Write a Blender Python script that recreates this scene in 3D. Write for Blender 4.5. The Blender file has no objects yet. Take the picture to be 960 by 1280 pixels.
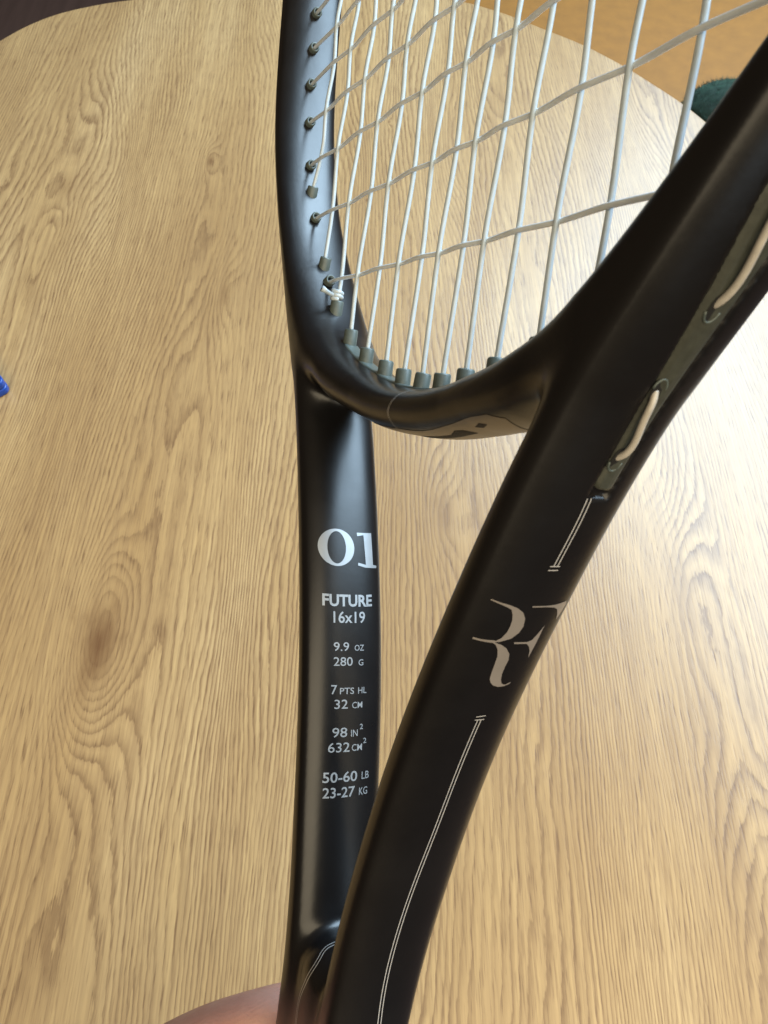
import bpy, bmesh, math, random
import numpy as np
from mathutils import Vector, Matrix

random.seed(3)
scene = bpy.context.scene
COL = scene.collection
MM = 0.001

# ------------------------------------------------------------------ camera, light, exposure
TABLE_Z = 0.74
CAM_H = 0.45
NUP = np.array([0, .505, .863]); NUP /= np.linalg.norm(NUP)
TILT = math.atan2(NUP[1], NUP[2])
cam_d = bpy.data.cameras.new("camera"); cam = bpy.data.objects.new("camera", cam_d); COL.objects.link(cam)
cam.location = (0, 0, TABLE_Z + CAM_H)
cam.rotation_euler = (TILT, 0, 0)
cam_d.sensor_fit = 'VERTICAL'; cam_d.sensor_height = 32.0; cam_d.lens = 24.0      # 960 px on 1280
cam_d.clip_start = 0.01; cam_d.clip_end = 100
cam_d.dof.use_dof = True; cam_d.dof.focus_distance = 0.235; cam_d.dof.aperture_fstop = 45.0
scene.camera = cam
scene.view_settings.view_transform = 'Standard'; scene.view_settings.look = 'None'
scene.view_settings.exposure = 0.06; scene.view_settings.gamma = 1.0
try:
    scene.cycles.max_bounces = 6; scene.cycles.sample_clamp_indirect = 4.0
except Exception:
    pass

world = bpy.data.worlds.new("World"); scene.world = world; world.use_nodes = True
wb = world.node_tree.nodes["Background"]
wb.inputs[0].default_value = (1.0, 0.72, 0.46, 1); wb.inputs[1].default_value = 0.09

def area_light(name, loc, target, sx, sy, power, color, spread=180):
    d = bpy.data.lights.new(name, 'AREA'); d.shape = 'RECTANGLE'; d.size = sx; d.size_y = sy
    d.energy = power; d.color = color; d.spread = math.radians(spread)
    o = bpy.data.objects.new(name, d); COL.objects.link(o); o.location = loc
    o.rotation_euler = (Vector(target) - Vector(loc)).to_track_quat('-Z', 'Y').to_euler()
    return o
# the window in the right-hand wall, and the softer light of the room behind the camera
area_light('window_light', (1.30, 1.40, 2.35), (0.0, 0.5, 0.9), 2.4, 1.25, 155, (0.58, 0.80, 1.0))
area_light('throat_fill_light', (0.95, -1.00, 1.30), (-0.05, -0.1, 1.0), .5, .4, 1.2, (0.68, 0.86, 1.0))  # unseen light added for the blue patch at the throat, no known window
area_light('ceiling_bounce_light', (0.30, -0.95, 2.2), (0.05, 0.05, 0.74), 2.4, 1.7, 32, (1.0, 0.84, 0.58), 150)

# ------------------------------------------------------------------ small helpers
def tag(o, label=None, cat=None, group=None, kind=None):
    if label: o['label'] = label
    if cat: o['category'] = cat
    if group: o['group'] = group
    if kind: o['kind'] = kind
    return o
def link(name, me, mat=None, parent=None, smooth=True):
    o = bpy.data.objects.new(name, me); COL.objects.link(o)
    if mat: me.materials.append(mat)
    if smooth: me.polygons.foreach_set('use_smooth', [True] * len(me.polygons))
    if parent: o.parent = parent
    return o
def mesh_obj(name, verts, faces, mat=None, parent=None, smooth=True):
    me = bpy.data.meshes.new(name); me.from_pydata([tuple(map(float, v)) for v in verts], [], faces); me.update()
    return link(name, me, mat, parent, smooth)
def bm_obj(name, bm, mat=None, parent=None, smooth=True):
    me = bpy.data.meshes.new(name); bm.to_mesh(me); bm.free()
    return link(name, me, mat, parent, smooth)
def frame_at(pts, i):
    a = pts[max(i - 1, 0)]; b = pts[min(i + 1, len(pts) - 1)]
    return (b - a).normalized()
def tube(pts, rad, n=10, cap=True, scale=1.0):
    """verts, faces of a tube through pts (rad: number or list)"""
    pts = [Vector(p) for p in pts]; vs = []; fs = []
    t = frame_at(pts, 0); u = t.orthogonal().normalized()
    for i, p in enumerate(pts):
        t = frame_at(pts, i); u = (u - t * u.dot(t)).normalized(); w = t.cross(u)
        r = rad[i] if hasattr(rad, '__len__') else rad
        for k in range(n):
            a = 2 * math.pi * k / n; vs.append((p + (u * math.cos(a) + w * math.sin(a)) * r) * scale)
        if i:
            for k in range(n):
                a0 = (i - 1) * n + k; a1 = (i - 1) * n + (k + 1) % n
                fs.append((a0, a1, a1 + n, a0 + n))
    if cap:
        fs.append(tuple(range(n))[::-1]); fs.append(tuple(range(len(vs) - n, len(vs))))
    return vs, fs

# ------------------------------------------------------------------ materials
class NT:
    def __init__(s, name):
        s.m = bpy.data.materials.new(name); s.m.use_nodes = True; s.t = s.m.node_tree
        s.b = s.t.nodes['Principled BSDF']
    def n(s, typ, **kw):
        x = s.t.nodes.new(typ)
        for k, v in kw.items(): setattr(x, k, v)
        return x
    def put(s, sock, v):
        if hasattr(v, 'is_output') or isinstance(v, bpy.types.NodeSocket): s.t.links.new(v, sock)
        else: sock.default_value = v
    def math(s, op, a, b=None, c=None, clamp=False):
        x = s.n('ShaderNodeMath', operation=op, use_clamp=clamp); s.put(x.inputs[0], a)
        if b is not None: s.put(x.inputs[1], b)
        if c is not None: s.put(x.inputs[2], c)
        return x.outputs[0]
    def noise(s, vec, scale=1, detail=2, rough=.5, dist=0, out=0):
        x = s.n('ShaderNodeTexNoise'); s.put(x.inputs['Vector'], vec); x.inputs['Scale'].default_value = scale
        x.inputs['Detail'].default_value = detail; x.inputs['Roughness'].default_value = rough
        x.inputs['Distortion'].default_value = dist
        return x.outputs[out]
    def vec(s, x, y, z=0.0):
        c = s.n('ShaderNodeCombineXYZ'); s.put(c.inputs[0], x); s.put(c.inputs[1], y); s.put(c.inputs[2], z); return c.outputs[0]
    def xyz(s):
        tc = s.n('ShaderNodeTexCoord'); sp = s.n('ShaderNodeSeparateXYZ'); s.t.links.new(tc.outputs['Object'], sp.inputs[0])
        return tc.outputs['Object'], sp.outputs[0], sp.outputs[1], sp.outputs[2]
    def ramp(s, fac, stops, interp='LINEAR'):
        r = s.n('ShaderNodeValToRGB'); r.color_ramp.interpolation = interp; e = r.color_ramp.elements
        while len(e) < len(stops): e.new(.5)
        for k, (p, c) in enumerate(stops):
            e[k].position = p; e[k].color = (*c, 1) if hasattr(c, '__len__') else (c, c, c, 1)
        s.put(r.inputs[0], fac); return r.outputs[0]
    def mix(s, f, a, b, blend='MIX'):
        x = s.n('ShaderNodeMix', data_type='RGBA', blend_type=blend); s.put(x.inputs[0], f)
        s.put(x.inputs[6], a if not isinstance(a, tuple) else (*a, 1)); s.put(x.inputs[7], b if not isinstance(b, tuple) else (*b, 1))
        return x.outputs[2]
    def bump(s, h, strength, dist=.001):
        x = s.n('ShaderNodeBump'); s.put(x.inputs['Height'], h); x.inputs['Strength'].default_value = strength
        x.inputs['Distance'].default_value = dist; s.t.links.new(x.outputs[0], s.b.inputs['Normal'])
    def set(s, **kw):
        for k, v in kw.items():
            k = k.replace('_', ' ')
            if isinstance(v, tuple) and len(v) == 3 and s.b.inputs[k].type == 'RGBA': v = (*v, 1)
            s.put(s.b.inputs[k], v)
        return s

def mat_paint():
    t = NT('satin_black_paint'); o, x, y, z = t.xyz()
    n = t.noise(o, 900, 3, .6); m = t.noise(o, 22, 3, .6)
    t.set(Base_Color=t.ramp(m, [(.3, (.0050, .0048, .0055)), (.7, (.0072, .0066, .0068))]), Roughness=t.math('MULTIPLY_ADD', t.noise(o, 75, 5, .7), .16, t.math('MULTIPLY_ADD', m, .06, .20)),
          Specular_IOR_Level=.5)
    t.bump(n, .06, .0002); return t.m
def mat_plain(name, col, rough=.5, metal=0., var=.0, scale=200, bump=0., **kw):
    t = NT(name); o, x, y, z = t.xyz(); n = t.noise(o, scale, 4, .6)
    lo = tuple(c * (1 - var) for c in col); hi = tuple(min(1, c * (1 + var)) for c in col)
    t.set(Base_Color=t.ramp(n, [(.3, lo), (.7, hi)]), Roughness=rough, Metallic=metal, **kw)
    if bump: t.bump(n, bump, .0005)
    return t.m
PAINT = mat_paint()
GROMMET = mat_plain('grey_green_nylon', (.085, .105, .095), .42, var=.15, scale=600, bump=.05)
STRIP = mat_plain('dark_olive_nylon', (.050, .053, .042), .36, var=.2, scale=500, bump=.08)
STRING = mat_plain('white_string', (.50, .58, .63), .28, var=.06, scale=300, bump=.1, Subsurface_Weight=.25,
                   Subsurface_Radius=(.001, .001, .001), Coat_Weight=.4, Coat_Roughness=.15)
CROSS = mat_plain('greyish_string', (.80, .86, .90), .25, var=.08, scale=260, bump=.15, Subsurface_Weight=.5, Subsurface_Radius=(.002, .002, .002), Coat_Weight=.4, Coat_Roughness=.2)
INK = mat_plain('silver_ink', (.34, .36, .38), .36, .4, var=.05)
COPPERINK = mat_plain('champagne_metallic_ink', (.37, .325, .285), .36, .5, var=.05)
LINEINK = mat_plain('fine_silver_line', (.52, .50, .48), .4, .2)
OUTER = mat_plain('warm_reflection_string', (.46, .43, .38), .22, var=.12, scale=300, bump=.1)  # warm reflections on the outer loops are put into this string colour
HOLE = mat_plain('dark_hole', (.006, .006, .006), .7)

def mat_oak():
    t = NT('light_oak_laminate'); o, x, y, z = t.xyz()
    warp = t.noise(t.vec(t.math('MULTIPLY', x, 5.), t.math('MULTIPLY', y, .9)), 1, 3, .55)
    wob = t.noise(t.vec(t.math('MULTIPLY', x, 75.), t.math('MULTIPLY', y, 30.)), 1, 3, .6)
    big = t.noise(t.vec(t.math('MULTIPLY', x, 7.5), t.math('MULTIPLY', y, 1.05), 3.7), 1, 2.0, .42)
    h = t.math('MULTIPLY', x, 285.)
    h = t.math('MULTIPLY_ADD', warp, 38., h)
    h = t.math('MULTIPLY_ADD', big, 50., h)
    h = t.math('MULTIPLY_ADD', wob, 1.1, h)
    dark = None
    # knots: the rings run round them
    for kx, ky, sx, sy, a, dk in KNOTS:
        dx = t.math('MULTIPLY', t.math('SUBTRACT', x, kx), 1 / sx); dy = t.math('MULTIPLY', t.math('SUBTRACT', y, ky), 1 / sy)
        r2 = t.math('ADD', t.math('MULTIPLY', dx, dx), t.math('MULTIPLY', dy, dy))
        g = t.math('EXPONENT', t.math('MULTIPLY', r2, -1.0))
        h = t.math('MULTIPLY_ADD', g, a, h)
        g2 = t.math('MULTIPLY', t.math('EXPONENT', t.math('MULTIPLY', t.math('MULTIPLY_ADD', wob, 2.6, -.55), t.math('MULTIPLY', r2, -9.))), dk)
        dark = g2 if dark is None else t.math('ADD', dark, g2)
    jag = t.noise(t.vec(t.math('MULTIPLY', x, 800.), t.math('MULTIPLY', y, 60.), 4.), 1, 3, .65)
    h = t.math('MULTIPLY_ADD', jag, .55, h)
    fr = t.math('FRACT', h)
    ring = t.ramp(fr, [(0., 1.), (.10, .80), (.30, .38), (.62, .05), (.90, .2), (.985, 1.)])
    fade = t.noise(t.vec(t.math('MULTIPLY', x, 30.), t.math('MULTIPLY', y, 3.), 9.), 1, 3, .6)
    fade = t.math('MULTIPLY', t.ramp(fade, [(.30, .25), (.55, 1.)]), t.ramp(t.noise(t.vec(t.math('MULTIPLY', x, 14.), t.math('MULTIPLY', y, 3.5), 12.), 1, 2, .5), [(.35, .65), (.6, 1.)]))
    streak = t.ramp(t.noise(t.vec(t.math('MULTIPLY', x, 260.), t.math('MULTIPLY', y, 5.), 7.), 1, 4, .7), [(.42, 0.), (.66, 1.)])
    fib = t.noise(t.vec(t.math('MULTIPLY', x, 520.), t.math('MULTIPLY', y, 14.)), 1, 4, .65)
    por = t.noise(t.vec(t.math('MULTIPLY', x, 900.), t.math('MULTIPLY', y, 42.), 2.), 1, 2, .6)
    por = t.ramp(por, [(.54, 0.), (.64, 1.)])
    tone = t.noise(t.vec(t.math('MULTIPLY', x, 9.), t.math('MULTIPLY', y, 1.6), 5.), 1, 4, .6)
    base = t.ramp(tone, [(.28, (.355, .212, .086)), (.5, (.475, .305, .134)), (.74, (.58, .40, .20))])
    base = t.mix(t.ramp(fib, [(.33, .50), (.60, 0.)]), base, (.27, .165, .08))
    base = t.mix(t.math('MULTIPLY', streak, .42), base, (.25, .145, .068))
    rk = t.math('MULTIPLY', ring, fade)
    base = t.mix(t.math('MULTIPLY', rk, .92), base, (.19, .105, .048))
    base = t.mix(t.math('MULTIPLY', t.math('MULTIPLY', por, t.math('MULTIPLY_ADD', ring, .8, .3)), .75), base, (.16, .085, .04))
    base = t.mix(t.math('MULTIPLY', dark, t.math('MULTIPLY_ADD', fib, 1.4, .3), clamp=True), base, (.14, .066, .028))
    t.set(Base_Color=base, Roughness=t.math('MULTIPLY_ADD', fib, .14, .25), Specular_IOR_Level=.5)
    hh = t.math('SUBTRACT', t.math('MULTIPLY', fib, .35), t.math('ADD', t.math('MULTIPLY', rk, .6), t.math('MULTIPLY', por, .5)))
    t.bump(hh, .13, .0004); return t.m
KNOTS = [(-.176, .168, .024, .062, 10., .9), (-.285, .600, .022, .045, 3., .3), (-.161, .640, .008, .022, 3., .7),
         (.042, .262, .016, .045, 4., .45), (-.130, .470, .012, .045, 3., .35), (.19, .20, .02, .07, 5., .25),
         (.215, -.01, .03, .09, 6., .25), (-.015, .585, .003, .006, 1.5, .9), (.005, .70, .003, .006, 1.5, .8)]
OAK = mat_oak()

# ------------------------------------------------------------------ the table and what lies round it
edge = [(-407, 842), (-384, 872), (-357, 895), (-322, 912), (-283, 924), (-200, 941), (-100, 948), (0, 940), (50, 931), (91, 919),
        (117, 905), (140, 890), (170, 866), (209, 835), (245, 797), (272, 762), (295, 729), (316, 690), (345, 625), (372, 540), (390, 420),
        (400, 250), (402, 60), (385, -20), (340, -62), (250, -70), (0, -72), (-200, -72), (-380, -66), (-470, -30), (-508, 80),
        (-515, 300), (-500, 550), (-470, 720), (-440, 792)]
def catmull(P, k=5):
    P = [np.array(p, float) for p in P]; out = []; n = len(P)
    for i in range(n):
        a, b, c, d = P[i - 1], P[i], P[(i + 1) % n], P[(i + 2) % n]
        for j in range(k):
            s = j / k; out.append(.5 * (2 * b + (c - a) * s + (2 * a - 5 * b + 4 * c - d) * s * s + (3 * b - a - 3 * c + d) * s ** 3))
    return out
def table():
    root = bpy.data.objects.new('table', None); COL.objects.link(root); root.location = (0, 0, 0)
    tag(root, 'light oak table with rounded far end, filling the ground of the picture', 'table')
    E = catmull(edge, 4); n = len(E); c = np.mean(E, axis=0)
    prof = [(0, -.6), (.35, -.15), (1.0, .0)]  # inset mm, drop : a soft arris
    rings = []
    for inset, dz in ((1.2, 0), (.45, -.2), (.05, -.8), (0, -1.5), (0, -1.9)):
        rings.append([(e[0] * MM + (c[0] - e[0]) / np.linalg.norm(c - e) * inset * MM, e[1] * MM + (c[1] - e[1]) / np.linalg.norm(c - e) * inset * MM, TABLE_Z + dz * MM) for e in E])
    vs = [v for r in rings for v in r]; fs = [tuple(range(n))[::-1]]
    for k in range(len(rings) - 1):
        for i in range(n):
            j = (i + 1) % n; fs.append((k * n + i, k * n + j, (k + 1) * n + j, (k + 1) * n + i))
    o = mesh_obj('tabletop', vs, fs, OAK, root, smooth=False)
    # edge band under the laminate
    band = mat_plain('oak_edge_band', (.42, .28, .15), .45, var=.2, scale=60)
    vs = []
    for z in (-1.9, -24): vs += [(e[0] * MM, e[1] * MM, TABLE_Z + z * MM) for e in E]
    fs = [tuple(range(n, 2 * n))]
    for i in range(n): fs.append((i, (i + 1) % n, n + (i + 1) % n, n + i))
    mesh_obj('edge_band', vs, fs, band, root, smooth=False)
    leg = None
    for x, y in ((-.36, .04), (.28, .04), (.25, .62), (-.36, .68)):
        bm = bmesh.new(); bmesh.ops.create_cone(bm, cap_ends=True, segments=20, radius1=.022, radius2=.032, depth=TABLE_Z - .024)
        bmesh.ops.translate(bm, verts=bm.verts, vec=(x, y, (TABLE_Z - .024) / 2)); bm_obj('leg', bm, band, root)
table()
def surroundings():
    ft = NT('dark_brown_floor'); o, x, y, z = ft.xyz()
    n = ft.noise(ft.vec(ft.math('MULTIPLY', x, 30.), ft.math('MULTIPLY', y, 2.)), 1, 4, .6)
    ft.set(Base_Color=ft.ramp(n, [(.3, (.050, .026, .020)), (.7, (.078, .042, .032))]), Roughness=.55)
    f = mesh_obj('floor', [(-6, -6, 0), (6, -6, 0), (6, 6, 0), (-6, 6, 0)], [(0, 1, 2, 3)], ft.m, smooth=False)
    tag(f, kind='structure')
    # upholstered bench beyond the table
    root = bpy.data.objects.new('upholstered_bench', None); COL.objects.link(root); root.location = (.95, 1.5, 0)
    tag(root, 'plain ochre yellow upholstered seat beyond the far right edge of the table', 'bench')
    och = mat_plain('ochre_upholstery', (.26, .108, .012), .7, var=.10, scale=40, bump=.2)
    def box(name, cx, cy, cz, sx, sy, sz, bev, mat):
        bm = bmesh.new(); bmesh.ops.create_cube(bm, size=1); bmesh.ops.scale(bm, verts=bm.verts, vec=(sx, sy, sz))
        bmesh.ops.bevel(bm, geom=bm.edges[:], offset=bev, segments=4, affect='EDGES', profile=.5)
        bmesh.ops.translate(bm, verts=bm.verts, vec=(cx, cy, cz)); return bm_obj(name, bm, mat, root)
    box('seat_cushion', 0, 0, .37, 1.9, 1.3, .16, .04, och)
    box('base', 0, 0, .17, 1.8, 1.2, .22, .02, och)
    for sx in (-.8, .8):
        for sy in (-.5, .5): box('leg', sx, sy, .03, .06, .06, .06, .008, HOLE)
    # green fuzzy cushion
    g = mat_plain('dark_green_wool', (.0025, .012, .006), .9, var=.6, scale=120, Sheen_Weight=.25, Sheen_Roughness=.5, Sheen_Tint=(.2, .6, .4, 1))
    root2 = bpy.data.objects.new('wool_cushion', None); COL.objects.link(root2); root2.location = (.487, 1.035, .45)
    tag(root2, 'dark green fuzzy woollen cushion on the ochre seat, half hidden by the racket', 'cushion')
    bm = bmesh.new(); bmesh.ops.create_icosphere(bm, subdivisions=5, radius=.068)
    rnd = random.Random(5)
    for v in bm.verts:
        v.co.z *= .92; v.co += v.normal * (rnd.random() - .5) * .0022
    bmesh.ops.translate(bm, verts=bm.verts, vec=(0, 0, .062)); bm_obj('cushion_body', bm, g, root2)
    vs = []; fs = []
    for i in range(9000):
        d = Vector((rnd.gauss(0, 1), rnd.gauss(0, 1), rnd.gauss(0, 1))).normalized(); p = Vector((d.x * .0675, d.y * .0675, d.z * .0621 + .062))
        q = p + (d + Vector((rnd.gauss(0, .5), rnd.gauss(0, .5), rnd.gauss(0, .5)))) * .0042; s = d.orthogonal().normalized() * .0005
        k = len(vs); vs += [p - s, p + s, q]; fs.append((k, k + 1, k + 2))
    w = mesh_obj('wool_fibres', vs, fs, g, root2, smooth=False); w['kind'] = 'stuff'
    # blue plastic thing at the left
    b = mat_plain('glossy_blue_plastic', (.004, .045, .27), .3, var=.1, scale=80)
    root3 = bpy.data.objects.new('plastic_case', None); COL.objects.link(root3); root3.location = (-.3215, .370, TABLE_Z); root3.rotation_euler[2] = math.radians(42)
    tag(root3, 'bright blue plastic case lying on the table at the left, only its corner showing', 'case')
    for nm, z0, hgt, s in (('case_base', .0003, .006, 0), ('case_lid', .0065, .006, .0006)):
        bm = bmesh.new(); bmesh.ops.create_cube(bm, size=1); bmesh.ops.scale(bm, verts=bm.verts, vec=(.062 - s, .062 - s, hgt))
        ve = [e for e in bm.edges if abs(e.verts[0].co.z - e.verts[1].co.z) > .001]
        bmesh.ops.bevel(bm, geom=ve, offset=.005, segments=6, affect='EDGES', profile=.5)
        he = [e for e in bm.edges if abs(e.verts[0].co.z - e.verts[1].co.z) < 1e-6 and len(e.link_faces) == 2 and abs(e.link_faces[0].normal.z - e.link_faces[1].normal.z) > .5]
        bmesh.ops.bevel(bm, geom=he, offset=.0012, segments=3, affect='EDGES', profile=.5)
        bmesh.ops.translate(bm, verts=bm.verts, vec=(0, 0, z0 + hgt / 2)); bm_obj(nm, bm, b, root3)
surroundings()

# ------------------------------------------------------------------ the racket, in its own millimetres: X across, Y along, Z through the face
RX = np.array([[0.43316689, 0.13835482, -0.89063145], [-0.16504118, 0.98361618, 0.07253019], [0.88607441, 0.11557319, 0.44890421]])
TX = np.array([11.71310712, 34.51005037, -180.00005019])
ct, st = math.cos(TILT), math.sin(TILT)
CW = np.array([[1, 0, 0], [0, ct, -st], [0, st, ct]])          # camera axes in the room
MR = CW @ RX; MT = CW @ TX * MM + np.array([0, 0, TABLE_Z + CAM_H])
racket = bpy.data.objects.new('tennis_racket', None); COL.objects.link(racket)
tag(racket, 'black tennis racket with white strings held by its handle above the oak table', 'tennis racket')
M4 = Matrix.Identity(4)
for i in range(3):
    for j in range(3): M4[i][j] = MR[i, j]
    M4[i][3] = MT[i]
racket.matrix_world = M4

KY = np.array([-240., -200, -170, -140, -120, -80, -40, 0, 40, 80, 120, 160])
KC = np.array([11., 11.3, 12.0, 15., 18.9, 29.6, 45.3, 65.9, 95.1, 117.9, 127.3, 132.])
def nspl(KX, k, y):
    n = len(KX); h = np.diff(KX); A = np.zeros((n, n)); b = np.zeros(n); A[0, 0] = A[-1, -1] = 1
    for i in range(1, n - 1):
        A[i, i-1] = h[i-1]; A[i, i] = 2*(h[i-1]+h[i]); A[i, i+1] = h[i]; b[i] = 6*((k[i+1]-k[i])/h[i]-(k[i]-k[i-1])/h[i-1])
    M = np.linalg.solve(A, b); i = np.clip(np.searchsorted(KX, y)-1, 0, n-2); d = y-KX[i]; hh = h[i]; e = KX[i+1]-y
    return M[i]*e**3/(6*hh)+M[i+1]*d**3/(6*hh)+(k[i]/hh-M[i]*hh/6)*e+(k[i+1]/hh-M[i+1]*hh/6)*d
def shaft_path():
    Y = np.linspace(-240, 160, 161); C = nspl(KY, KC, Y); a = np.linspace(0, np.pi/2, 60)[1:]
    x = np.concatenate([C, 132*np.cos(a)]); y = np.concatenate([Y, 160+158*np.sin(a)])
    w = np.interp(y, [-240, -200, -160, -120, -40, 20, 60, 100, 160], [7.5, 7., 6., 5.7, 5.4, 4.7, 3.9, 4.5, 5.5])
    t = np.interp(y, [-240, -160, -120, 0, 60, 120, 160], [12.5, 11.8, 12.2, 12.3, 11.4, 11.2, 11.2])
    return x, y, w, t
def bridge_path():
    x = np.linspace(0, 108, 66); inn = 152-158*np.sqrt(1-(x/124)**2)-np.interp(x, [0, 28, 50, 108], [0, .2, 2.2, 4.0])
    h = np.interp(x, [0, 20, 40, 58, 72, 84, 108], [5.4, 5.6, 6.4, 6.2, 4.2, 2.8, 1.8]); g = np.gradient(inn, x); n = np.sqrt(1+g*g)
    return x+h*g/n, inn-h/n, h, np.interp(x, [0, 22, 44, 60, 84, 108], [10.8, 10.8, 11.9, 12.0, 9, 7])
def seg_field(px, py, pw, pt, X, Y):
    best = np.full(X.shape, 1e9); W = np.ones(X.shape); T = np.ones(X.shape); S = np.ones(X.shape)
    for i in range(len(px)-1):
        ax, ay, bx, by = px[i], py[i], px[i+1]-px[i], py[i+1]-py[i]; L = bx*bx+by*by
        rx = X-ax; ry = Y-ay; s = np.clip((rx*bx+ry*by)/L, 0, 1)
        d = np.hypot(rx-s*bx, ry-s*by); m = d < best
        best[m] = d[m]; W[m] = (pw[i]+s*(pw[i+1]-pw[i]))[m]; T[m] = (pt[i]+s*(pt[i+1]-pt[i]))[m]
        S[m] = np.sign(rx*by-ry*bx)[m]
    return best, W, T, S
def smin(a, b, k):
    h = np.clip(.5+.5*(b-a)/k, 0, 1); return b+(a-b)*h-k*h*(1-h)
def sect(d, w, t, z, P):
    a = d/w; b = np.abs(z)/t; g = (a**P+b**P)**(1/P)+1e-6
    gr = g**(1-P)*np.sqrt((a**(P-1)/w)**2+(b**(P-1)/t)**2)
    return (g-1)/np.maximum(gr, 1/np.maximum(w, t))
GH = 0.8; GN = 275
gx = np.arange(0, 180)*GH; gy = np.arange(-GN, 410)*GH      # half grid, mirrored afterwards
GXX, GYY = np.meshgrid(gx, gy, indexing='ij')
SP = shaft_path(); BP = bridge_path()
f1 = seg_field(*SP, GXX, GYY); f2 = seg_field(-SP[0], SP[1], SP[2], SP[3], GXX, GYY); f3 = seg_field(*BP, GXX, GYY)
YK = (np.array([0., 0., 0.]), np.array([-300., -200., -156.]), np.array([12., 11., 9.5]), np.array([12., 11.6, 11.]))
f4 = seg_field(*YK, GXX, GYY)                               # the yoke that closes the throat
sgn_d = f1[0]*f1[3]                                           # signed distance to the shaft line, + on the outside
FLD = np.stack([f1[0], f1[1], f1[2], f2[0], f2[1], f2[2], f3[0]+13*np.clip((GXX-66)/42, 0, 1)**2, f3[1], f3[2], sgn_d, f4[0], f4[1], f4[2]])
CARVE = [True]
ZL = ([-400, -21, -13, -3, 5, 11, 17, 21, 40, 400], [-1.0, -1.0, -1.1, -.6, .5, 1.4, 2.6, 3.4, 4.4, 4.4])
def combine(fl, y, z):
    a = sect(fl[0], fl[1], fl[2], z, 2.5); b = sect(fl[3], fl[4], fl[5], z, 2.5); c = sect(fl[6], fl[7], fl[8], z, 2.2)
    f = smin(smin(smin(a, b, 9.), sect(fl[10], fl[11], fl[12], z, 2.3), 6.), c, 8.)
    f = -smin(-f, -(np.abs(z)-fl[2]-.15), 1.5)
    if not CARVE[0]: return f
    zl = np.interp(y, *ZL); zc = (zl-4.9)/2; hw = (zl+4.9)/2
    g = np.maximum(np.maximum(np.abs(z-zc)-hw, -(y+22.4)), np.maximum(-(fl[9]-.2), -(f+.95)))   # channel of the string strip
    return -smin(-f, g, .8)
def samp(x, y):
    u = np.clip(np.abs(x)/GH, 0, len(gx)-1.001); v = np.clip(y/GH+GN, 0, len(gy)-1.001)
    i = u.astype(int); j = v.astype(int); a = u-i; b = v-j
    return FLD[:, i, j]*(1-a)*(1-b)+FLD[:, i+1, j]*a*(1-b)+FLD[:, i, j+1]*(1-a)*b+FLD[:, i+1, j+1]*a*b
def F(P):
    P = np.asarray(P, float); return combine(samp(P[:, 0], P[:, 1]), P[:, 1], P[:, 2])
def gradF(P, e=.12):
    P = np.asarray(P, float); g = np.zeros_like(P)
    for k in range(3):
        d = np.zeros(3); d[k] = e; g[:, k] = (F(P+d)-F(P-d))/(2*e)
    return g
def project(P, it=4, lim=.8):
    P = np.array(P, float)
    for _ in range(it):
        g = gradF(P); f = F(P); s = np.clip(f/np.maximum((g*g).sum(1), .15), -lim, lim); P -= g*s[:, None]
    return P
def normals(P):
    g = gradF(P, .3); return g/np.maximum(np.linalg.norm(g, axis=1), 1e-6)[:, None]
def racket_frame():
    gz = np.arange(-17, 18)*GH
    full = np.concatenate([FLD[:, :0:-1, :], FLD], axis=1)
    V = combine(full[..., None], gy[None, :, None], gz[None, None, :])
    V[:, 0:2, :] = 1                                           # cap at the handle end
    nx, ny, nz = V.shape; org = np.array([-(len(gx)-1)*GH, gy[0], gz[0]])
    ins = V < 0
    c = [ins[dx:nx-1+dx, dy:ny-1+dy, dz:nz-1+dz] for dx in (0, 1) for dy in (0, 1) for dz in (0, 1)]
    s = sum(q.astype(int) for q in c); act = (s > 0) & (s < 8)
    idx = -np.ones(act.shape, int); cells = np.argwhere(act); idx[act] = np.arange(len(cells))
    acc = np.zeros((len(cells), 3)); cnt = np.zeros(len(cells))
    corners = [(dx, dy, dz) for dx in (0, 1) for dy in (0, 1) for dz in (0, 1)]
    for a in range(8):
        for b in range(a+1, 8):
            A, B = np.array(corners[a]), np.array(corners[b])
            if abs(A-B).sum() != 1: continue
            va = V[tuple((cells+A).T)]; vb = V[tuple((cells+B).T)]; m = (va < 0) != (vb < 0)
            t = va/(va-vb+1e-12); acc[m] += (A+(B-A)*t[:, None])[m]; cnt[m] += 1
    P = org+(cells+acc/cnt[:, None])*GH
    P = project(P, 3, .5)
    quads = []
    for ax in range(3):
        sh = [slice(0, n) for n in (nx, ny, nz)]; s0 = list(sh); s1 = list(sh); s0[ax] = slice(0, -1); s1[ax] = slice(1, None)
        a = ins[tuple(s0)]; b = ins[tuple(s1)]; e = np.argwhere(a != b)
        u, v = [(1, 2), (2, 0), (0, 1)][ax]
        e = e[(e[:, u] > 0) & (e[:, v] > 0) & (e[:, u] < act.shape[u]) & (e[:, v] < act.shape[v])]
        def at(du, dv):
            q = e.copy(); q[:, u] -= du; q[:, v] -= dv; return idx[tuple(q.T)]
        Q = np.stack([at(1, 1), at(0, 1), at(0, 0), at(1, 0)], 1); fl = ~a[tuple(e.T)]
        Q[fl] = Q[fl][:, ::-1]; quads.append(Q)
    Q = np.concatenate(quads)
    o = mesh_obj('frame', P, [tuple(q) for q in Q.tolist()], PAINT, racket)
    return o
def R_obj(name, vs, fs, mat, smooth=True, scale=True, parent=None):
    vs = np.array([tuple(v) for v in vs], float)*MM
    return mesh_obj(name, vs, fs, mat, parent or racket, smooth)
fr = racket_frame()
fr.data.transform(Matrix.Scale(MM, 4)); 

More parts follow.
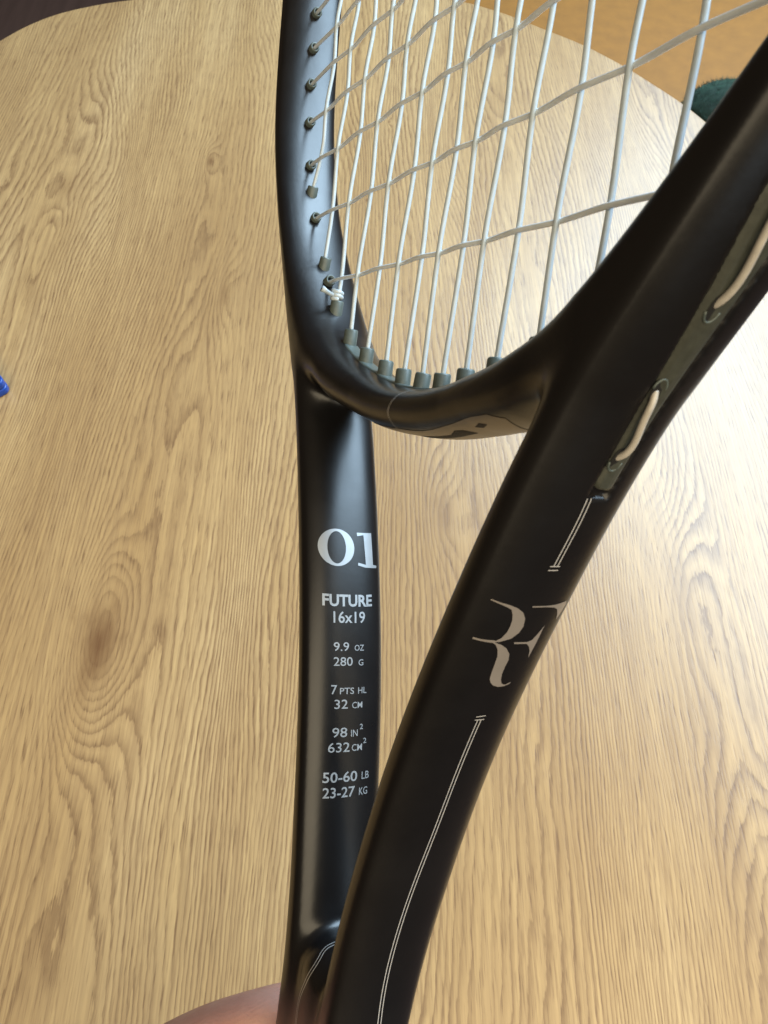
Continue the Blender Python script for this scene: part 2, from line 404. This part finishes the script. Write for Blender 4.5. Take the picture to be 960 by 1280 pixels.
# --- points on the surface
def surf_x(y, z, side, facing):
    """X on the shaft surface at (y,z); side -1 left shaft, facing +1 towards +X"""
    y = np.asarray(y, float); z = np.asarray(z, float)
    c = side*nspl(KY, KC, y); lo = c.copy(); hi = c+facing*14.
    for _ in range(26):
        mid = (lo+hi)/2; f = F(np.stack([mid, y, z], 1)); ins = f < 0; lo = np.where(ins, mid, lo); hi = np.where(ins, hi, mid)
    return np.stack([lo, y, z], 1)
def lift(P, h):
    return P+normals(P)*h
def decal(name, loops, mat, side, facing, h=.10, step=1.0, label=None):
    """flat print: closed loops of (y,z) wrapped on to the shaft"""
    bm = bmesh.new()
    if isinstance(loops, bpy.types.Mesh): bm.from_mesh(loops)
    else:
        for lp in loops: bm.faces.new([bm.verts.new((a, b, 0)) for a, b in lp])
    bm.normal_update()
    bmesh.ops.triangulate(bm, faces=bm.faces[:])
    for _ in range(5):
        e = [q for q in bm.edges if q.calc_length() > step]
        if not e: break
        bmesh.ops.subdivide_edges(bm, edges=e, cuts=1); bmesh.ops.triangulate(bm, faces=[f for f in bm.faces if len(f.verts) > 3])
    yz = np.array([v.co[:2] for v in bm.verts]); P = lift(surf_x(yz[:, 0], yz[:, 1], side, facing), h)
    for v, p in zip(bm.verts, P): v.co = Vector(p)*MM
    for f in bm.faces:
        if f.normal.x*0 == 0: f.normal_update()
    if sum(f.normal.x for f in bm.faces)*facing < 0: bmesh.ops.reverse_faces(bm, faces=bm.faces[:])
    o = bm_obj(name, bm, mat, racket)
    if label: o['label'] = label
    return o
def resample(P, step=.6, smooth=True):
    P = np.array(P, float); t = np.concatenate([[0], np.cumsum(np.linalg.norm(np.diff(P, axis=0), axis=1))])
    n = max(3, int(t[-1]/step)); s = np.linspace(0, t[-1], n)
    if smooth and len(P) > 2: return np.stack([nspl(t, P[:, k], s) for k in range(P.shape[1])], 1)
    return np.stack([np.interp(s, t, P[:, k]) for k in range(P.shape[1])], 1)
def ribbon(name, P, width, mat, h=.06, shifts=(0,), smooth=True):
    """thin printed line that follows the surface"""
    P = resample(P, .5, smooth); P = project(P, 5, 1.5); N = normals(P)
    T = np.gradient(P, axis=0); T /= np.linalg.norm(T, axis=1)[:, None]; B = np.cross(N, T); B /= np.linalg.norm(B, axis=1)[:, None]
    vs = []; fs = []
    for s in shifts:
        L = project(P+B*(s-width/2), 2); Rr = project(P+B*(s+width/2), 2); L = L+normals(L)*h; Rr = Rr+normals(Rr)*h
        k = len(vs)
        for a, b in zip(L, Rr): vs += [a, b]
        for i in range(len(L)-1): fs.append((k+2*i, k+2*i+2, k+2*i+3, k+2*i+1))
    return R_obj(name, vs, fs, mat)

# --- printed numbers and words on the inner face of the left shaft
def zy(loop): return [(b, a) for a, b in loop]
def ring_loops(cy, cz, ry, rz, iy, iz, tilt, n=48):
    out = []
    for k in range(n):
        a0 = 2*math.pi*k/n; a1 = 2*math.pi*(k+1)/n; q = []
        for (r1, r2), a in (((ry, rz), a0), ((ry, rz), a1), ((iy, iz), a1), ((iy, iz), a0)):
            q.append((cy+r1*math.cos(a)+tilt*r2*math.sin(a)*0, cz+r2*math.sin(a)))
        out.append(q)
    return out
decal('printed_zero', ring_loops(-51.2, 3.2, 4.9, 5.35, 4.25, 2.75, 0), INK, -1, 1)
decal('printed_one', [[(-47.0, -5.1), (-47.0, -8.0), (-55.6, -8.3), (-55.6, -5.8), (-48.0, -5.3)],
                      [(-47.0, -3.1), (-47.0, -5.15), (-47.6, -5.15), (-47.9, -3.2)],
                      [(-55.0, -3.3), (-55.55, -5.9), (-55.55, -8.2), (-55.9, -9.7), (-56.5, -9.5), (-56.25, -5.5), (-55.7, -3.2)]], INK, -1, 1)
def word(name, txt, y0, size, zc, width, bold=0., sup=None):
    cu = bpy.data.curves.new('t', 'FONT'); cu.body = txt; cu.size = 1; cu.align_x = 'LEFT'; cu.offset = bold; cu.resolution_u = 3
    ob = bpy.data.objects.new('t', cu); COL.objects.link(ob); bpy.context.view_layer.update()
    me = bpy.data.meshes.new_from_object(ob.evaluated_get(bpy.context.evaluated_depsgraph_get()))
    bpy.data.objects.remove(ob); bpy.data.curves.remove(cu)
    x = np.array([v.co.x for v in me.vertices]); x0, x1 = x.min(), x.max(); y = np.array([v.co.y for v in me.vertices]); h = y.max()
    for v in me.vertices:
        u = (v.co.x-x0)/(x1-x0)-.5; yy = y0+v.co.y/h*size; zz = zc-u*width
        v.co = Vector((yy, zz, 0))
    o = decal(name, me, INK, -1, 1, .09, 2.2); o.data.polygons.foreach_set('use_smooth', [False]*len(o.data.polygons)); return o
# (text, baseline y, cap height, centre z, width)
for nm, t, y, s, z, w, b in (
    ('printed_word', 'FUTURE', -66.4, 2.95, 0.0, 15.1, .030), ('printed_number', '16x19', -70.7, 2.9, -.3, 9.6, .012),
    ('printed_number', '9.9', -77.9, 2.2, 2.2, 4.5, .004), ('printed_word', 'OZ', -77.9, 1.5, -3.2, 2.9, .004),
    ('printed_number', '280', -81.7, 2.2, 1.65, 5.6, .004), ('printed_word', 'G', -81.7, 1.55, -3.7, 1.5, .004),
    ('printed_number', '7', -88.9, 2.3, 4.2, 1.7, .004), ('printed_word', 'PTS', -88.9, 1.6, 0.45, 4.2, .004), ('printed_word', 'HL', -88.9, 1.6, -4.2, 2.6, .004),
    ('printed_number', '32', -92.6, 2.3, 2.1, 3.9, .004), ('printed_word', 'CM', -92.6, 1.6, -2.7, 3.1, .004),
    ('printed_number', '98', -99.8, 2.4, 2.3, 4.3, .004), ('printed_word', 'IN', -99.8, 1.7, -2.0, 2.0, .004), ('printed_number', '2', -98.1, 1.35, -4.1, 1.0, .006),
    ('printed_number', '632', -103.6, 2.4, 2.4, 6.2, .004), ('printed_word', 'CM', -103.5, 1.7, -2.9, 3.1, .004), ('printed_number', '2', -101.8, 1.35, -5.3, 1.0, .006),
    ('printed_number', '50-60', -111.2, 2.6, 1.7, 9.9, .012), ('printed_word', 'LB', -111.0, 1.9, -5.8, 2.3, .004),
    ('printed_number', '23-27', -115.1, 2.6, 1.9, 9.2, .012), ('printed_word', 'KG', -115.0, 1.9, -5.3, 2.6, .004)):
    word(nm, t, y, s, z, w, b)

# --- monogram on the outer face of the right shaft, (y, z) in millimetres
MONO = dict(
 bowl=[(-43.6, 8.5), (-44.2, 6.7), (-44.8, 4.8), (-45.3, 3.7), (-46.3, 3.0), (-47.5, 2.5), (-48.8, 2.3), (-50.2, 2.4), (-51.5, 3.0), (-52.2, 4.0), (-52.5, 4.2), (-52.3, 2.9), (-51.6, 0.8), (-50.3, -0.4), (-48.8, -0.7), (-47.1, -0.2), (-45.8, 0.9), (-44.9, 2.6), (-44.3, 4.6), (-43.9, 6.6), (-43.4, 8.4)],
 arm=[(-51.6, 8.6), (-51.9, 7.1), (-52.0, 5.7), (-52.0, 4.4), (-52.15, 3.9), (-52.7, 3.9), (-52.6, 4.4), (-52.5, 5.5), (-52.3, 7.0), (-52.0, 8.6)],
 leg=[(-52.5, 4.5), (-53.0, 3.6), (-54.0, 2.7), (-55.6, 2.0), (-57.5, 1.8), (-59.4, 1.6), (-60.8, 1.4), (-61.8, 0.8), (-62.5, -0.1), (-62.9, -1.5), (-62.8, -2.9), (-62.3, -4.0), (-61.9, -4.3), (-62.0, -3.8), (-62.4, -3.1), (-62.4, -2.6), (-62.1, -2.0), (-61.2, -1.4), (-59.8, -1.0), (-58.1, -0.9), (-56.5, -1.0), (-55.1, -0.5), (-53.8, 0.8), (-53.0, 2.3), (-52.5, 4.0)],
 top_bar=[(-44.4, -0.5), (-44.3, -3.6), (-44.1, -5.9), (-43.8, -7.3), (-43.4, -9.0), (-44.2, -9.4), (-46.4, -9.0), (-47.6, -8.7), (-46.1, -7.9), (-45.1, -7.1), (-44.7, -6.0), (-44.6, -3.8), (-44.7, -0.6)],
 mid_bar=[(-52.4, -0.3), (-52.4, -3.4), (-52.0, -4.4), (-50.3, -5.3), (-48.6, -5.9), (-52.3, -6.0), (-56.2, -5.8), (-54.5, -5.2), (-53.5, -4.5), (-52.8, -3.5), (-52.8, -0.5)])
bm_loops = []
for k, lp in MONO.items():
    L = np.array(lp+[lp[0]]); bm_loops.append([tuple(p) for p in lp])
decal('printed_monogram', bm_loops, COPPERINK, 1, 1, .08, .8)

# --- pinstripes
def on(side, facing, yz): return surf_x([a for a, b in yz], [b for a, b in yz], side, facing)
ribbon('pinstripe', on(1, 1, [(-22.8, -1.05), (-26, -1.35), (-30, -1.45), (-36.0, -1.3)]), .22, LINEINK, shifts=(-.42, .42))
ribbon('pinstripe_end', on(1, 1, [(-36.1, -.1), (-36.0, -2.3)]), .2, LINEINK); ribbon('pinstripe_end', on(1, 1, [(-36.9, -.1), (-36.8, -2.3)]), .2, LINEINK)
ribbon('pinstripe', on(1, 1, [(-71.0, -.6), (-83.2, -.55), (-100.2, -.35), (-115.4, .5), (-131.3, .9), (-147.5, .35), (-156, -.4), (-170, -1.5)]), .2, LINEINK, shifts=(-.40, .40))
ribbon('pinstripe_end', on(1, 1, [(-71.0, .5), (-70.9, -1.7)]), .2, LINEINK); ribbon('pinstripe_end', on(1, 1, [(-70.2, .5), (-70.0, -1.7)]), .2, LINEINK)
ribbon('pinstripe', [(5.2, -6.2, 4.), (3.6, -6.9, 6.7), (2.4, -7.9, 8.8), (1.9, -10.2, 10.6), (1., -12.4, 10.7), (.7, -14.2, 9.6), (-.5, -15.6, 7.3), (-2.5, -16.8, 3)], .13, LINEINK, shifts=(-.28, .28))
ribbon('pinstripe', [(0, -146.6, 1.5), (-.3, -147.2, 5.2), (-.2, -147.9, 6.8), (.9, -149.6, 8.6), (.9, -153.3, 10.7), (-1.2, -158.8, 11.), (-2.6, -163.4, 10.9), (-2.2, -169.3, 11.2), (-1.8, -185, 11.6)], .2, LINEINK, shifts=(-.42, .42))

# --- strings
XK = [4.85, 14.75, 25.9, 39.1, 52.4, 66.6, 82.1, 98.1]
MAINX = [-v for v in XK[::-1]]+XK
CROSSY = [26.4, 49.5, 69.5, 85.7, 99.7, 112.7, 125.3, 137.7, 150., 162.3, 174.7, 187.3, 200.2, 213.5, 227.5, 242.5, 258.5, 276., 294.]
SR, WV = .62, .42
def scan(p0, d, lim=330):
    s = np.arange(0, lim, .1); P = np.array(p0)+np.array(d)*s[:, None]; f = F(P); k = np.argmax(f < 0); return P[k] if (f < 0).any() else P[-1]
def weave(t, knots, signs):
    """height of a string between its crossings"""
    k = np.clip(np.searchsorted(knots, t)-1, 0, len(knots)-2); s = np.clip((t-knots[k])/(knots[k+1]-knots[k]), 0, 1); s = s*s*(3-2*s)
    return signs[k]*(1-s)+signs[k+1]*s
ends_main = []; ends_cross = []
for i, x in enumerate(MAINX):
    sx = math.copysign(1, x); bend = abs(x) > 95
    lo = scan((x, 150, 0), (0, -1, 0)) if not bend else scan((sx*90, 59.3, 0), (sx, 0, 0), 40); hi = scan((x, 160, 0), (0, 1, 0)); ends_main.append((lo, hi))
    y0, y1 = lo[1]-2.5, hi[1]+2
    js = [j for j in range(19) if lo[1] < CROSSY[j] < hi[1]]
    kn = np.array([lo[1]-1]+[CROSSY[j] for j in js]+[hi[1]+1]); sg = np.array([0.]+[WV if ((i+1)+(j+1)) % 2 else -WV for j in js]+[0.])
    ys = np.sort(np.concatenate([np.linspace(y0, y1, 130)])); zs = weave(ys, kn, sg)
    vs, fs = tube([(x+(sx*(abs(lo[0])-abs(x))*max(0, (76-yy)/(76-lo[1])) if bend else 0), yy, zz) for yy, zz in zip(ys, zs)], SR, 12)
    R_obj('main_string', vs, fs, STRING)
for j, y in enumerate(CROSSY):
    lo = scan((0, y, 0), (-1, 0, 0)); hi = scan((0, y, 0), (1, 0, 0)); ends_cross.append((lo, hi))
    ii = [i for i in range(16) if lo[0]+2 < MAINX[i] < hi[0]-2]
    kn = np.array([lo[0]-1]+[MAINX[i] for i in ii]+[hi[0]+1]); sg = np.array([0.]+[-WV if ((i+1)+(j+1)) % 2 else WV for i in ii]+[0.])
    xs = np.linspace(lo[0]-2.5, hi[0]+2.5, 150); zs = weave(xs, kn, sg)
    vs, fs = tube([(xx, y, zz) for xx, zz in zip(xs, zs)], SR*.95, 12)
    R_obj('cross_string', vs, fs, CROSS)

# --- grommets: hollow nylon barrels where the strings leave the frame
def barrel(base, direction, length, r, ri=.95, sink=1.6, n=18, tiltv=None):
    d = np.array(direction, float); d /= np.linalg.norm(d)
    a = Vector(base-d*sink); b = Vector(base+d*length); t = Vector(d)
    u = t.orthogonal().normalized(); w = t.cross(u); vs = []; fs = []
    rings = [(0, r*1.0), (sink+length-.35, r*.97), (sink+length, r*.86), (sink+length, ri*1.15), (sink+length-1.2, ri)]
    for s, rr in rings:
        for k in range(n):
            q = 2*math.pi*k/n; vs.append(a+t*s+(u*math.cos(q)+w*math.sin(q))*rr)
    for m in range(len(rings)-1):
        for k in range(n): fs.append((m*n+k, m*n+(k+1) % n, (m+1)*n+(k+1) % n, (m+1)*n+k))
    return vs, fs
rg = random.Random(11)
for i, (lo, hi) in enumerate(ends_main):
    x = MAINX[i]; steep = abs(x) > 75
    r = 2.05 if not steep else 1.9
    nrm = normals(np.array([lo]))[0]
    L = {0: 2.2, 15: 2.2, 1: 3.0, 14: 3.0, 2: 3.2, 13: 3.2}.get(i, 4.0)
    dv = np.array([0, 1., 0])+(nrm-np.array([0, 1, 0]))*(.12 if not steep else .3)+np.array([rg.uniform(-.05, .05), 0, rg.uniform(-.05, .05)])
    vs, fs = barrel(lo, dv, L, r); R_obj('grommet', vs, fs, GROMMET)
    vs, fs = barrel(hi, (0, -1, 0), 2.4, 1.9); R_obj('grommet', vs, fs, GROMMET)
for j, (lo, hi) in enumerate(ends_cross):
    for e, s in ((lo, 1), (hi, -1)):
        nrm = normals(np.array([e]))[0]
        dv = np.array([s, 0, 0])*.8+nrm*.4+np.array([0, rg.uniform(-.08, .08), rg.uniform(-.08, .08)])
        vs, fs = barrel(e, dv, 2.1 if j else 2.8, 1.75); R_obj('grommet', vs, fs, GROMMET)
# low nylon strip joining the barrels on the throat bridge
def strip_on(P, halfw, h, mat, name, wdir=(0, 0, 1)):
    P = project(resample(P, 1.2), 5, 1.); N = normals(P); W = np.array(wdir, float); vs = []; fs = []
    prof = [(-1, -.4), (-.92, .75), (-.7, 1), (.7, 1), (.92, .75), (1, -.4)]
    for p, n in zip(P, N):
        for a, b in prof: vs.append(p+W*a*halfw+n*b*h)
    m = len(prof)
    for i in range(len(P)-1):
        for k in range(m-1): fs.append((i*m+k, i*m+k+1, (i+1)*m+k+1, (i+1)*m+k))
    fs.append(tuple(range(m))[::-1]); fs.append(tuple(range((len(P)-1)*m, len(P)*m)))
    return R_obj(name, vs, fs, mat)
inn = [(x, 152-158*math.sqrt(1-(x/124)**2)+.2, 0) for x in np.linspace(-50, 50, 26)]
strip_on(inn, 2.2, .35, GROMMET, 'grommet_strip')

# --- outer strip in the channel of each side, with the string loops lying on it
def outer_strip(side):
    CARVE[0] = False
    ys = np.concatenate([np.linspace(-21.2, -20.4, 4), np.linspace(-19.8, 118, 90)]); vs = []; fs = []; m = 9
    for q, y in enumerate(ys):
        zl = np.interp(y, *ZL)+.12; zr = -5.15
        if q < 4: ins = [1.0, .5, .2, .05][q]; zl -= ins; zr += ins
        zz = np.linspace(zl, zr, m); P = surf_x(np.full(m, y), zz, side, side)
        N = normals(surf_x(np.full(m, y), np.full(m, (zl+zr)/2), side, side))
        h = np.array([-.9, .06, .10, .12, .30, .20, .12, .06, -.9])
        if q == 0: h = h*0-.9
        vs += list(P+N*h[:, None])
    for i in range(len(ys)-1):
        for k in range(m-1): fs.append((i*m+k, (i+1)*m+k, (i+1)*m+k+1, i*m+k+1) if side > 0 else (i*m+k, i*m+k+1, (i+1)*m+k+1, (i+1)*m+k))
    CARVE[0] = True
    return R_obj('bumper_strip', vs, fs, STRIP)
for s in (1, -1): outer_strip(s)
def loop(side, y0, z0, y1, z1, rise, r=.60):
    A = surf_x([y0, y1], [z0, z1], side, side); N = normals(surf_x([(y0+y1)/2], [(z0+z1)/2], side, side))[0]; pts = []
    for s in np.linspace(0, 1, 26):
        p = A[0]*(1-s)+A[1]*s; hgt = rise*(1-(2*s-1)**4)-.75*(abs(2*s-1)**6)+1.05; q = p+N*hgt; q[2] += .45*math.sin(s*math.pi*2)*-1; pts.append(q)
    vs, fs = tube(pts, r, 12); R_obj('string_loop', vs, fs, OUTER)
    for e, (yy, z_) in enumerate(((y0, z0), (y1, z1))):
        d = 1 if e == 0 else -1; c = surf_x([yy+d*.2], [z_], side, side)[0]; nn = normals(c[None])[0]; t = A[1]-A[0]; t /= np.linalg.norm(t); b = np.cross(nn, t)
        v2 = [c+nn*1.10+(t*math.cos(a)*2.3+b*math.sin(a)*1.15) for a in np.linspace(0, 2*math.pi, 20, endpoint=False)]
        R_obj('string_hole', v2, [tuple(range(20))], HOLE, smooth=False)
        a_ = [c+nn*1.12-t*d*.2+(t*-d*math.cos(a)*2.2+b*math.sin(a)*1.35) for a in np.linspace(-1.35, 1.35, 12)]
        vs, fs = tube(a_, .22, 6); R_obj('hole_rim', vs, fs, GROMMET)
for s in (1, -1):
    loop(s, -15.2, -2.1, -3.6, -1.6, 1.0); loop(s, 8.4, -1.3, 25., 1.0, 1.0)
    loop(s, 40, 0, 55, 0, 1.); loop(s, 69.5, 0, 85.7, 0, 1.)

# --- knot at the third main
kx, ky, kz = -66.6, ends_main[2][0][1]+4.4, .3
pts = []
for s in np.linspace(0, 1, 60):
    a = s*2.3*2*math.pi; pts.append((kx+1.35*math.cos(a), ky-1.0+2.6*s, kz+1.35*math.sin(a)))
vs, fs = tube(pts, .74, 10); R_obj('knot', vs, fs, STRING)
vs, fs = tube([(kx+.5, ky+.2, kz+1.0), (kx+.9, ky+.3, kz+2.6), (kx+1.2, ky+.8, kz+4.2), (kx+1.3, ky+1.3, kz+5.6)], [.7, .7, .72, 1.0], 10); R_obj('string_tail', vs, fs, STRING)

# --- panel under the bridge: print, with the wood's reflection put into its colour
def under(name, loops, mat, h=.08):
    bm = bmesh.new()
    for lp in loops: bm.faces.new([bm.verts.new((a, b, 0)) for a, b in lp])
    bm.normal_update()
    bmesh.ops.triangulate(bm, faces=bm.faces[:])
    for _ in range(5):
        e = [q for q in bm.edges if q.calc_length() > 1.2]
        if not e: break
        bmesh.ops.subdivide_edges(bm, edges=e, cuts=1); bmesh.ops.triangulate(bm, faces=[f for f in bm.faces if len(f.verts) > 3])
    xz = np.array([v.co[:2] for v in bm.verts]); lo = np.full(len(xz), -9.); hi = np.full(len(xz), -26.)
    for _ in range(24):
        mid = (lo+hi)/2; ins = F(np.stack([xz[:, 0], mid, xz[:, 1]], 1)) < 0; lo = np.where(ins, mid, lo); hi = np.where(ins, hi, mid)
    P = lift(np.stack([xz[:, 0], lo, xz[:, 1]], 1), h)
    for v, p in zip(bm.verts, P): v.co = Vector(p)*MM
    if sum(f.normal.y for f in bm.faces) > 0: pass
    bm.normal_update()
    if sum(f.normal.y for f in bm.faces) > 0: bmesh.ops.reverse_faces(bm, faces=bm.faces[:])
    return bm_obj(name, bm, mat, racket)
PANEL = mat_plain('bronze_reflection_print', (.16, .135, .11), .35, .3)
UNDER = [(-14, 6.8), (0, 6.8), (12, 6.6), (24, 7.6), (33, 8.6), (38, 8.4), (41, 6.0), (36, -6.0), (24, -8.), (0, -8.4), (-24, -8.), (-30, -2)]
under('reflection_print_panel', [UNDER], PANEL)
under('panel_letter', [[(4, 3), (18, 3.4), (22, 5.2), (25, 5.0), (27, 2.4), (20, 1.6), (6, 1.2)], [(30, 5.4), (33, 6.6), (34.5, 5.6), (32, 4.6)]], HOLE, .16)

# --- handle below the picture
GRIP = mat_plain('black_grip_tape', (.018, .017, .017), .75, var=.3, scale=300, bump=.4)
def grip():
    ys = np.linspace(-206, -343, 140); vs = []; fs = []; n = 32
    for q, y in enumerate(ys):
        s = 1 if q > 3 else .9+.025*q; f = 1+.10*max(0, (-325-y)/18); wrap = .35*abs(((y+q*0)/13.) % 1-.5)
        for k in range(n):
            a = 2*math.pi*k/n; c, d = math.cos(a), math.sin(a); r = 1/((abs(c)**4+abs(d)**4)**.25)
            r8 = min(r, 1.10/max(abs(c+d), abs(c-d), 1e-6)*1.05)
            vs.append(((16.8*r8*c)*s*f+wrap*c, y, (14.6*r8*d)*s*f+wrap*d))
    for i in range(len(ys)-1):
        for k in range(n): fs.append((i*n+k, i*n+(k+1) % n, (i+1)*n+(k+1) % n, (i+1)*n+k))
    fs.append(tuple(range(n))); fs.append(tuple(range(len(vs)-n, len(vs)))[::-1]); R_obj('grip', vs, fs, GRIP)
    vs, fs = tube([(0, -204, 0), (0, -210, 0)], [19, 19.6], 32)
    vs = [(v[0], v[1], v[2]*.86) for v in vs]; R_obj('grip_collar', vs, fs, HOLE)
    vs, fs = tube([(0, -342.5, 0), (0, -347, 0)], [18, 17], 32); R_obj('butt_cap', vs, fs, HOLE)
grip()

# ------------------------------------------------------------------ the hand on the handle
def hand():
    st_ = NT('skin'); o, x, y, z = st_.xyz(); n = st_.noise(o, 90, 4, .6); n2 = st_.noise(o, 1400, 3, .6)
    st_.set(Base_Color=st_.ramp(n, [(.3, (.42, .20, .155)), (.7, (.54, .29, .225))]), Roughness=.5, Subsurface_Weight=.15,
            Subsurface_Radius=(.004, .0015, .001))
    wv = st_.n('ShaderNodeTexWave'); wv.inputs['Scale'].default_value = 260; wv.inputs['Distortion'].default_value = 9; wv.inputs['Detail'].default_value = 3; st_.t.links.new(o, wv.inputs[0])
    st_.bump(st_.math('MULTIPLY_ADD', wv.outputs[1], .15, n2), .35, .0004)
    V = []; E = []; Rr = []
    def chain(pts, rad, root):
        prev = root
        for p, r in zip(pts, rad):
            V.append(p); Rr.append(r); i = len(V)-1
            if prev is not None: E.append((prev, i))
            prev = i
        return prev
    V.append((-22., -244, 41)); Rr.append((20, 17)); V.append((-14., -262, 44)); Rr.append((21, 18)); E.append((0, 1))
    w = chain([(-24, -300, 58), (-40, -340, 84), (-60, -390, 120)], [(19, 17), (21, 21), (27, 27)], 1)   # wrist, forearm
    # four fingers round the left side to the back, index highest
    fy = [-207, -226, -245, -262]; ln = [1.0, 1.05, 1.0, .85]; rr = [8.6, 8.8, 8.4, 7.4]
    for k, y0 in enumerate(fy):
        s = ln[k]; r = rr[k]; up = [16, 5, 1, 0][k]
        chain([(-29-(4 if k == 0 else 0), y0+(4 if k == 0 else -1), 35+(9 if k == 0 else 0)), (-35.5, y0+up*.55, 17+(3 if k == 0 else 0)), (-32, y0+up*.9, -2), (-22, y0+up*1.05, -17*s), (-7, y0+up, -23.5*s), (2, y0+up, -25*s)],
              [(r*1.15,)*2, (r*1.08,)*2, (r*1.0,)*2, (r*.93,)*2, (r*.86,)*2, (r*.7,)*2], 0 if k < 2 else 1)
    # thumb round the near side
    chain([(2, -252, 38), (22, -240, 30), (30, -226, 14), (31, -214, -2), (29, -206, -12)], [(13, 13), (11.5, 11.5), (10.2, 10.2), (9.2, 9.2), (7.2, 7.2)], 1)
    me = bpy.data.meshes.new('hand'); me.from_pydata(V, E, []); o = bpy.data.objects.new('hand_tmp', me); COL.objects.link(o)
    m = o.modifiers.new('s', 'SKIN'); m.use_smooth_shade = True
    for sv, r in zip(me.skin_vertices[0].data, Rr): sv.radius = r
    me.skin_vertices[0].data[0].use_root = True
    s = o.modifiers.new('u', 'SUBSURF'); s.levels = 2; s.render_levels = 2
    bpy.context.view_layer.update()
    m2 = bpy.data.meshes.new_from_object(o.evaluated_get(bpy.context.evaluated_depsgraph_get())); bpy.data.objects.remove(o)
    m2.transform(Matrix.Scale(MM, 4)); m2.materials.clear()
    h = link('hand', m2, st_.m); h.matrix_world = M4
    tag(h, 'bare left hand gripping the racket handle, one finger showing at the bottom edge', 'hand')
    return h
hand()
